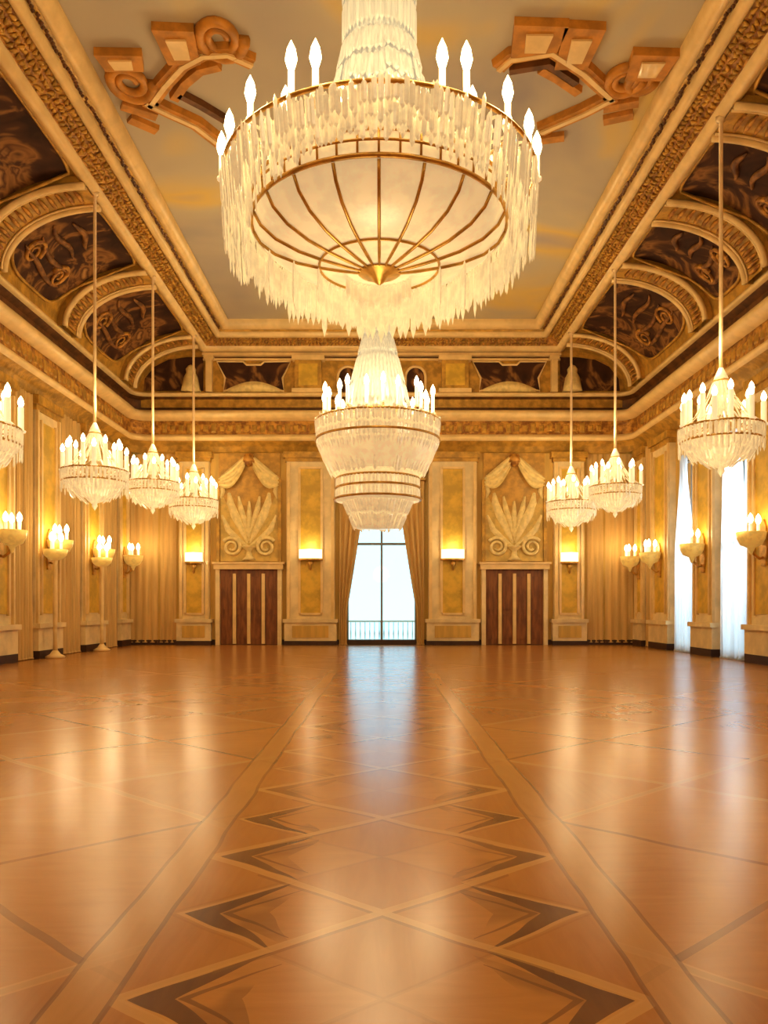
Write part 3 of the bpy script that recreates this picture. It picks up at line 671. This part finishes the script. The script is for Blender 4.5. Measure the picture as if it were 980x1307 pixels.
def sconce_side(sd, yc, z, label, proto=[None, None]):
    i = 0 if sd < 0 else 1
    loc = (sd * (W - .25), yc, z)
    if proto[i]:
        dup(proto[i], loc, label)
    else:
        t = thing('wall_sconce', label, 'wall sconce', loc, 'candle sconces on the side walls'); proto[i] = t
        q = -sd
        MB().lathe([(.0, -.5), (.04, -.46), (.1, -.3), (.28, -.22), (.37, -.05), (.40, .14), (.34, .12), (0, .02)], 18, (q * .38, 0, 0)).build('bowl', BOWL, t, True)
        MB().tube([(0, 0, -.55), (q * .14, 0, -.6), (q * .3, 0, -.48), (q * .38, 0, -.3)], .04, 7).build('bracket', GILT, t, True)
        MB().prism([(-.13, -.8), (.13, -.8), (.2, -.3), (.13, .3), (0, .5), (-.13, .3), (-.2, -.3)], lambda a, b, d: (d, a, b), 0, q * .05).build('wall_plate', GILT, t)
        for a in (0, 2 * pi / 3, 4 * pi / 3):
            make_candle(t, q * .38 + .2 * cos(a), .2 * sin(a), .06, .3, .05, .3, .085)
    lamp('sconce_light', (sd * (W - 1.05), yc, z + .55), 34, (1, .83, .48), .1)
LY = [(21.35, .9), (24.55, .85), (28.4, .95), (31.75, .55)]
RY = [(21.35, .95), (25.42, .8), (29.4, .95), (31.75, .5)]
nl = ['nearest', 'second', 'third', 'farthest']
for (y, w), k in zip(LY, nl):
    pil_side(-1, y, w, '%s gold panelled pilaster from the viewer on the left wall' % k if k in ('second', 'third') else '%s gold panelled pilaster on the left wall' % k)
    sconce_side(-1, y, 3.6, 'candle sconce with gilt bowl on the %s left wall pilaster' % k)
for (y, w), k in zip(RY, ['nearest', 'second', 'third', 'farthest']):
    pil_side(1, y, w, '%s gold panelled pilaster from the viewer on the right wall' % k if k in ('second', 'third') else '%s gold panelled pilaster on the right wall' % k)
    sconce_side(1, y, 3.55, 'candle sconce with gilt bowl on the %s right wall pilaster' % k)
for y0, y1, k in ((22.45, 23.6, 'at the left edge of the view'), (25.55, 27.35, 'between the second and third pilasters'), (29.5, 31.1, 'between the third and farthest pilasters')):
    curtain('wall_drape', 'tan drape on the left wall ' + k, 'curtain', lambda z: y0, lambda z: y1, .04, 8.1, -W + .02, TANCLOTH, 6, .09, 'tan drapes on the side walls', 'y')
curtain('wall_drape', 'narrow tan drape on the right wall before the farthest pilaster', 'curtain', lambda z: 30.45, lambda z: 31.15, .04, 8.1, W - .02, TANCLOTH, 3, .08, 'tan drapes on the side walls', 'y')
for k, (a, b) in enumerate(WR):
    m = (a + b) / 2; hw = (b - a) / 2
    def wz(z): return hw * (1.0 - .45 * max(0, (z - 3.2) / 3.9)) if k == 0 else hw * (1.0 if z < 3.6 else max(.16, 1 - .3 * (z - 3.6)))
    curtain('sheer_curtain', 'white sheer curtain on the right wall, %s' % ('the broad one nearer the viewer' if k == 0 else 'the farther, pointed at its top'), 'curtain',
            lambda z, m=m, wz=wz: m - wz(z), lambda z, m=m, wz=wz: m + wz(z), .03, 7.0, W - .02, SHEER, 6, .09, 'white sheer curtains', 'y')
    for s_ in (-1, 1):
        pass
# standing torcheres before the left wall
def torchere(x, y, label, proto=[None]):
    if proto[0]: dup(proto[0], (x, y, 0), label)
    else:
        t = thing('torchere', label, 'floor lamp', (x, y, 0), 'standing torcheres by the left wall'); proto[0] = t
        MB().lathe([(0, 0), (.28, 0), (.3, .06), (.16, .14), (.08, .25), (0, .25)], 16).build('base', PALE, t, True)
        MB().lathe([(.0, .2), (.075, .22), (.06, .6), (.075, 1.7), (.06, 2.9), (.09, 3.1), (0, 3.12)], 12).build('pole', PALE, t, True)
        MB().lathe([(0, 3.05), (.2, 3.1), (.33, 3.22), (.38, 3.4), (.32, 3.38), (0, 3.3)], 16).build('bowl', BOWL, t, True)
        for a in (.3, .3 + 2 * pi / 3, .3 + 4 * pi / 3): make_candle(t, .17 * cos(a), .17 * sin(a), 3.36, .3, .05, .3, .09)
    lamp('torchere_light', (x + .55, y - .5, 4.1), 40, (1, .83, .48), .1)
torchere(-10.2, 24.0, 'slender cream torchere standing on the floor by the second left pilaster')
torchere(-10.2, 28.0, 'slender cream torchere standing on the floor by the third left pilaster')

# ------------------------------------------------------------------ chandeliers
def big_chandelier():
    x, y, z = (484 - VX) * 9.5 / F, 9.5, 6.2
    t = thing('crystal_chandelier', 'huge crystal chandelier nearest the viewer, filling the top centre', 'chandelier', (x, y, z), 'great crystal chandeliers')
    R = 1.93
    s = MB()                                    # tall sleeve of strands up to the ceiling
    for k in range(46):
        a = 2 * pi * k / 46
        for lay in (0, 1):
            r0 = .44 - .08 * lay; top = 6.6; a2 = a + lay * .07
            s.strand((r0 * cos(a2), r0 * sin(a2), top), (r0 * 1.02 * cos(a2), r0 * 1.02 * sin(a2), 2.3), 9, .034, a2 + pi / 2)
            rr = .72 - .1 * lay + random.uniform(-.06, .06)
            s.strand((r0 * 1.02 * cos(a2), r0 * 1.02 * sin(a2), 2.3), (rr * cos(a2), rr * sin(a2), .95 + random.uniform(-.15, .15)), 4, .042, a2 + pi / 2)
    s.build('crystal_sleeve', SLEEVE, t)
    MB().lathe([(.33, 6.6), (.33, 2.3), (.55, .95)], 24).build('sleeve_lining', SLEEVE, t, True)
    sk = MB()                                   # skirt of long prisms at the rim
    n = 230
    for k in range(n):
        a = 2 * pi * k / n + random.uniform(-.01, .01)
        front = max(0.0, -sin(a) - .1) / .9   # 1 towards the viewer, where the strands are caught up over the hoop
        for lay in range(3):
            r = R - .02 - .11 * lay + random.uniform(-.03, .03)
            zt = .62 + random.uniform(-.08, .08) - .06 * lay
            Lh = (.94 - .66 * front) * random.uniform(.85, 1.1)
            sk.strand((r * cos(a), r * sin(a), zt), ((r - .05) * cos(a), (r - .05) * sin(a), zt - Lh), 1 if front > .3 else 2, .028, a + pi / 2)
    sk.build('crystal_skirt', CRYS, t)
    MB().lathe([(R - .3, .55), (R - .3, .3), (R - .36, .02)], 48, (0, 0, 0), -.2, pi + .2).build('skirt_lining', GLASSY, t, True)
    sw = MB()                                   # strands running in from the rim to the sleeve
    for k in range(60):
        a = 2 * pi * k / 60
        for j in range(3):
            u0, u1 = j / 3, (j + 1) / 3
            f_ = lambda u: ((R - .05 - (R - .6) * u) * cos(a), (R - .05 - (R - .6) * u) * sin(a), .6 - .1 * sin(pi * u) + .75 * u * u)
            sw.strand(f_(u0), f_(u1), 1, .03, a + pi / 2)
    sw.build('crystal_garland', CRYS, t)
    g = MB()
    g.ring(1.56, .36, .022, 64); g.ring(1.56, .08, .028, 64); g.ring(1.6, .22, .014, 64)
    for k in range(44):
        a = 2 * pi * k / 44; g.tube([(1.56 * cos(a), 1.56 * sin(a), .08), (1.58 * cos(a), 1.58 * sin(a), .36)], .013, 4)
    g.build('gilt_hoop', GILT, t, True)
    MB().lathe([(1.54, .06), (1.55, .2), (1.54, .38)], 64).build('crystal_band', GLASSY, t, True)
    prof = [(1.54, .06), (1.46, -.08), (1.28, -.22), (1.0, -.33), (.72, -.39), (.45, -.43), (.2, -.46), (.03, -.47)]
    MB().lathe(prof, 48).build('glass_basket', GLASSY, t, True)
    bp = []
    for k in range(20):
        a = 2 * pi * k / 20 + pi / 20 + .157
        if sin(a) > .3: continue
        bp.append(MB().tube([((r + .012) * cos(a), (r + .012) * sin(a), z_ - .015) for r, z_ in prof], [.020] * 6 + [.014, .01], 5))
    for b_ in bp: b_.build('basket_rib', GILT, t, True)
    for rr, zz, nn, LL in ((.42, -.44, 36, .34), (.75, -.40, 52, .42), (1.05, -.34, 72, .5), (1.35, -.2, 92, .55), (1.62, -.02, 108, .45)):
        fg = MB()
        for k in range(nn):
            a = 2 * pi * k / nn + rr
            if sin(a) < (-.1 if rr > .5 else .25): continue
            fg.drop((rr * cos(a), rr * sin(a), zz), LL * random.uniform(.75, 1.25), .04, a + pi / 2)
        fg.build('crystal_fringe', CRYS, t)
    for k in range(30):
        a = 2 * pi * k / 30; r1 = (.85, 1.1, 1.35)[k % 3]; hh = (.85, .6, .42)[k % 3] * random.uniform(.85, 1.15)
        MB().lathe([(0, 0), (.05, .06), (.075, hh * .3), (.04, hh * .75), (0, hh)], 5, (r1 * cos(a), r1 * sin(a), .5)).build('crystal_spire', CRYS, t)
    MB().ring(.74, -.40, .016, 40).build('gilt_hoop', GILT, t, True)
    MB().lathe([(.0, -.62), (.06, -.58), (.1, -.52), (.24, -.485), (.27, -.465), (.22, -.45), (0, -.44)], 20).build('gilt_finial', GILT, t, True)
    # rim, arms and candles
    MB().ring(R - .04, .62, .025, 72).build('gilt_rim', GILT, t, True)
    ring = []
    for th, rr, hh in ((0, 1.95, .98), (-13, 1.82, .99), (-35, 1.74, .98), (-59, 1.77, .98), (-67, 1.68, .98), (-24, 1.62, .82), (-47, 1.5, .80), (-72, 1.3, .74),
                       (14, 1.95, .98), (30, 1.9, .98), (48, 1.9, .98), (66, 1.9, .98)):
        ring += [(radians(th), rr, hh), (pi - radians(th), rr, hh)]
    for a, r1, h in ring + [(pi / 2, 1.9, .98)]:
        MB().tube([(.62 * cos(a), .62 * sin(a), .7), (1.0 * cos(a), 1.0 * sin(a), .5), (1.4 * cos(a), 1.4 * sin(a), .45), (r1 * cos(a), r1 * sin(a), .58), (r1 * cos(a), r1 * sin(a), h - .3)], .02, 6).build('arm', ROD, t, True)
        make_candle(t, r1 * cos(a), r1 * sin(a), h - .3, .3, .036, .32, .065)
    MB().lathe([(0, 6.98), (.5, 6.98), (.56, 6.88), (.4, 6.7), (.2, 6.6), (0, 6.58)], 24).build('ceiling_rose', GILT, t, True)
    for k in range(8):
        a = 2 * pi * k / 8 + pi / 8
        lamp('chandelier_light', (x + 2.05 * cos(a), y + 2.05 * sin(a), z + 1.6), 150, (1, .83, .48), .35)
    lamp('chandelier_light', (x, y - .3, z - 2.2), 160, (1, .83, .48), .6)
big_chandelier()

def far_chandelier():
    d = 23.75; x = (482 - VX) * d / F; z = H + (VY - 560) * d / F       # origin at the main band
    t = thing('crystal_chandelier', 'tiered crystal chandelier hanging in front of the end window', 'chandelier', (x, d, z), 'great crystal chandeliers')
    k_ = d / F
    def zz(py): return H + (VY - py) * k_ - z
    s = MB()
    for k in range(40):
        a = 2 * pi * k / 40
        pts = [(.46, CEIL - z - .1), (.46, zz(430)), (.62, zz(455)), (.85, zz(492)), (1.0, zz(520))]
        for (r0, z0), (r1, z1) in zip(pts, pts[1:]):
            n = max(1, int((z0 - z1) / .5)); s.strand((r0 * cos(a), r0 * sin(a), z0), (r1 * cos(a), r1 * sin(a), z1), n, .05, a + pi / 2)
    s.build('crystal_sleeve', SLEEVE, t)
    MB().lathe([(.4, CEIL - z - .1), (.4, zz(430)), (.56, zz(455)), (.8, zz(492)), (.9, zz(545))], 24).build('sleeve_lining', SLEEVE, t, True)
    prof = [(1.88, zz(545)), (1.86, zz(568)), (1.7, zz(588)), (1.42, zz(606))]
    MB().lathe([(1.0, zz(540))] + prof, 40).build('glass_bowl', GLASSY, t, True)
    b = MB()
    for k in range(96):
        a = 2 * pi * k / 96 + random.uniform(-.02, .02)
        b.strand((1.93 * cos(a), 1.93 * sin(a), zz(536 + random.uniform(-3, 3))), (1.86 * cos(a), 1.86 * sin(a), zz(572)), 2, .055, a + pi / 2)
        b.strand((1.86 * cos(a), 1.86 * sin(a), zz(570)), (1.4 * cos(a), 1.4 * sin(a), zz(608 + random.uniform(-4, 4))), 2, .05, a + pi / 2)
    b.build('crystal_skirt', CRYS, t)
    for r, py in ((1.92, 563), (1.92, 540), (1.28, 612), (1.3, 624), (1.34, 638)):
        MB().ring(r, zz(py), .035, 48).build('gilt_hoop', GILT, t, True)
    MB().lathe([(1.25, zz(606)), (1.25, zz(624)), (1.28, zz(640)), (1.0, zz(642)), (.72, zz(674)), (0, zz(676))], 36).build('lower_drum', GLASSY, t, True)
    b = MB()
    for k in range(64):
        a = 2 * pi * k / 64
        b.strand((1.28 * cos(a), 1.28 * sin(a), zz(610)), (1.30 * cos(a), 1.30 * sin(a), zz(640)), 2, .05, a + pi / 2)
        b.strand((1.1 * cos(a), 1.1 * sin(a), zz(640)), (.7 * cos(a), .7 * sin(a), zz(676 + random.uniform(-4, 3))), 2, .05, a + pi / 2)
    b.build('crystal_fringe', CRYS, t)
    for k in range(20):
        a = 2 * pi * k / 20 + .1
        r = 1.72 if k % 2 else 1.5
        MB().tube([(.8 * cos(a), .8 * sin(a), zz(525)), (1.3 * cos(a), 1.3 * sin(a), zz(540)), (r * cos(a), r * sin(a), zz(532))], .03, 5).build('arm', ROD, t, True)
        make_candle(t, r * cos(a), r * sin(a), zz(532), .55, .055, .35, .08)
    MB().lathe([(0, CEIL - z - .02), (.5, CEIL - z - .02), (.55, CEIL - z - .12), (.3, CEIL - z - .3), (0, CEIL - z - .3)], 20).build('ceiling_rose', GILT, t, True)
    for k in range(6):
        a = 2 * pi * k / 6 + .5
        lamp('chandelier_light', (x + 1.85 * cos(a), d + 1.85 * sin(a), z + zz(490)), 200, (1, .83, .48), .4)
far_chandelier()

def small_proto(label, loc):
    t = thing('small_chandelier', label, 'chandelier', loc, 'small chandeliers on long rods')
    R = .86
    g = MB().ring(R, .1, .025, 36)
    g.build('gilt_hoop', GILT, t, True)
    MB().ring(R * .98, -.2, .022, 36).build('gilt_hoop', GILT, t, True)
    MB().ring(.16, 1.12, .02, 16).build('crown_ring', GILT, t, True)
    b = MB()
    for k in range(48):
        a = 2 * pi * k / 48
        b.strand((R * cos(a), R * sin(a), .12), (R * .98 * cos(a), R * .98 * sin(a), -.22), 1, .04, a + pi / 2)
        b.strand((R * .96 * cos(a), R * .96 * sin(a), -.2), (.55 * cos(a), .55 * sin(a), -.62 + random.uniform(-.08, .06)), 2, .035, a + pi / 2)
        b.strand((R * 1.02 * cos(a), R * 1.02 * sin(a), .1), (R * cos(a), R * sin(a), -.36 - random.random() * .22), 2, .032, a + pi / 2)
        if k % 2: b.strand((.55 * cos(a), .55 * sin(a), -.5), (.2 * cos(a), .2 * sin(a), -.78 + random.uniform(-.05, .05)), 1, .035, a + pi / 2)
    b.build('crystal_skirt', CRYS, t)
    b = MB()
    for k in range(20):
        a = 2 * pi * k / 20
        p = [(.15, 1.12), (.3, .75), (.55, .35), (R, .1)]
        for (r0, z0), (r1, z1) in zip(p, p[1:]): b.strand((r0 * cos(a), r0 * sin(a), z0), (r1 * cos(a), r1 * sin(a), z1), 1, .028, a + pi / 2)
    b.build('crystal_garland', CRYS, t)
    MB().lathe([(R * .94, -.18), (.6, -.45), (.3, -.6), (0, -.66)], 24).build('glass_bowl', GLASSY, t, True)
    MB().lathe([(0, 1.45), (.05, 1.4), (.12, 1.25), (.17, 1.12), (.1, .9), (.14, .5), (.08, .1), (.12, -.5), (.05, -.75), (.08, -.85), (0, -.98)], 12).build('centre_stem', CRYS, t, True)
    for k in range(14):
        a = 2 * pi * k / 14 + .11
        r = R * (.98 if k % 2 else .74)
        MB().tube([(.12 * cos(a), .12 * sin(a), .35), (.5 * cos(a), .5 * sin(a), .02), (r * cos(a), r * sin(a), .15)], .018, 5).build('arm', ROD, t, True)
        make_candle(t, r * cos(a), r * sin(a), .1, .5 + (.16 if k % 2 == 0 else 0), .062, .24, .066)
    return t
ZR = 12.3
specs = [(920, 552, 16.75, 1.0, 'small chandelier hanging nearest on the right side'),
         (785, 625, 24.3, .92, 'small chandelier second from the viewer on the right side'),
         (729, 645, 29.9, 1.08, 'small chandelier farthest on the right side, by the end wall'),
         (-34, 552, 14.2, .95, 'small chandelier cut off by the left edge of the picture'),
         (121, 606, 19.8, .95, 'small chandelier second from the viewer on the left side'),
         (195, 620, 24.8, .95, 'small chandelier third from the viewer on the left side'),
         (247, 642, 30.2, 1.08, 'small chandelier farthest on the left side, by the end wall')]
proto = None; made = []
for px, py, Y, s, lab in specs:
    loc = ((px - VX) * Y / F, Y, H + (VY - py) * Y / F)
    if proto is None: proto = small_proto(lab, loc); t = proto
    else: t = dup(proto, loc, lab)
    made.append((t, loc, s))
for t, loc, s in made:
    t.scale = (s, s, s)
    L = (ZR - loc[2]) / s
    r = MB().lathe([(0, 1.35), (.045, 1.36), (.045, L - .12), (.1, L - .1), (.12, L), (0, L)], 8).build('suspension_rod', ROD, t, True)
    lamp('small_chandelier_light', (loc[0] * .97, loc[1], loc[2] + 1.7), 110, (1, .83, .48), .4)
    lamp('small_chandelier_light', (loc[0] * .93, loc[1] - .9, loc[2] - 1.3), 40, (1, .83, .48), .4)

# ------------------------------------------------------------------ light, sky, camera
for p in ((-5, 2, 9.5), (5, 2, 9.5), (0, -3, 9.5)):
    lamp('fill_light', p, 350, (1, .83, .50), 1.2)  # added fill lamps without fittings, brightening the near part of the hall
w = bpy.data.worlds.new('sky'); bpy.context.scene.world = w; w.use_nodes = True
nt = w.node_tree; bg = nt.nodes['Background']
tc = nt.nodes.new('ShaderNodeTexCoord'); sp = nt.nodes.new('ShaderNodeSeparateXYZ'); nt.links.new(tc.outputs['Generated'], sp.inputs[0])
nt.links.new(mixc(nt, E(nt, sp.outputs[2]).soft(-.1, .35), (.40, .68, .76), (.34, .64, .80)), bg.inputs['Color'])
bg.inputs['Strength'].default_value = 2.35
sun = bpy.data.lights.new('daylight_right', 'AREA'); sun.energy = 900; sun.size = 3; sun.size_y = 6; sun.shape = 'RECTANGLE'; sun.color = (.8, .9, 1)
so = bpy.data.objects.new('daylight_right', sun); C.objects.link(so); so.location = (W + 4, 25.5, 4.5); so.rotation_euler = (0, radians(90), 0)
cam = bpy.data.cameras.new('camera'); co = bpy.data.objects.new('camera', cam); C.objects.link(co)
co.location = (0, 0, H); co.rotation_euler = (pi / 2, 0, 0)
cam.sensor_fit = 'HORIZONTAL'; cam.sensor_width = 36; cam.lens = 36 * F / 980
cam.shift_x = (490 - VX) / 980; cam.shift_y = (VY - 653.5) / 980
cam.clip_end = 200
sc = bpy.context.scene; sc.camera = co
sc.view_settings.view_transform = 'Standard'; sc.view_settings.look = 'None'; sc.view_settings.exposure = 0.17; sc.view_settings.gamma = 0.88
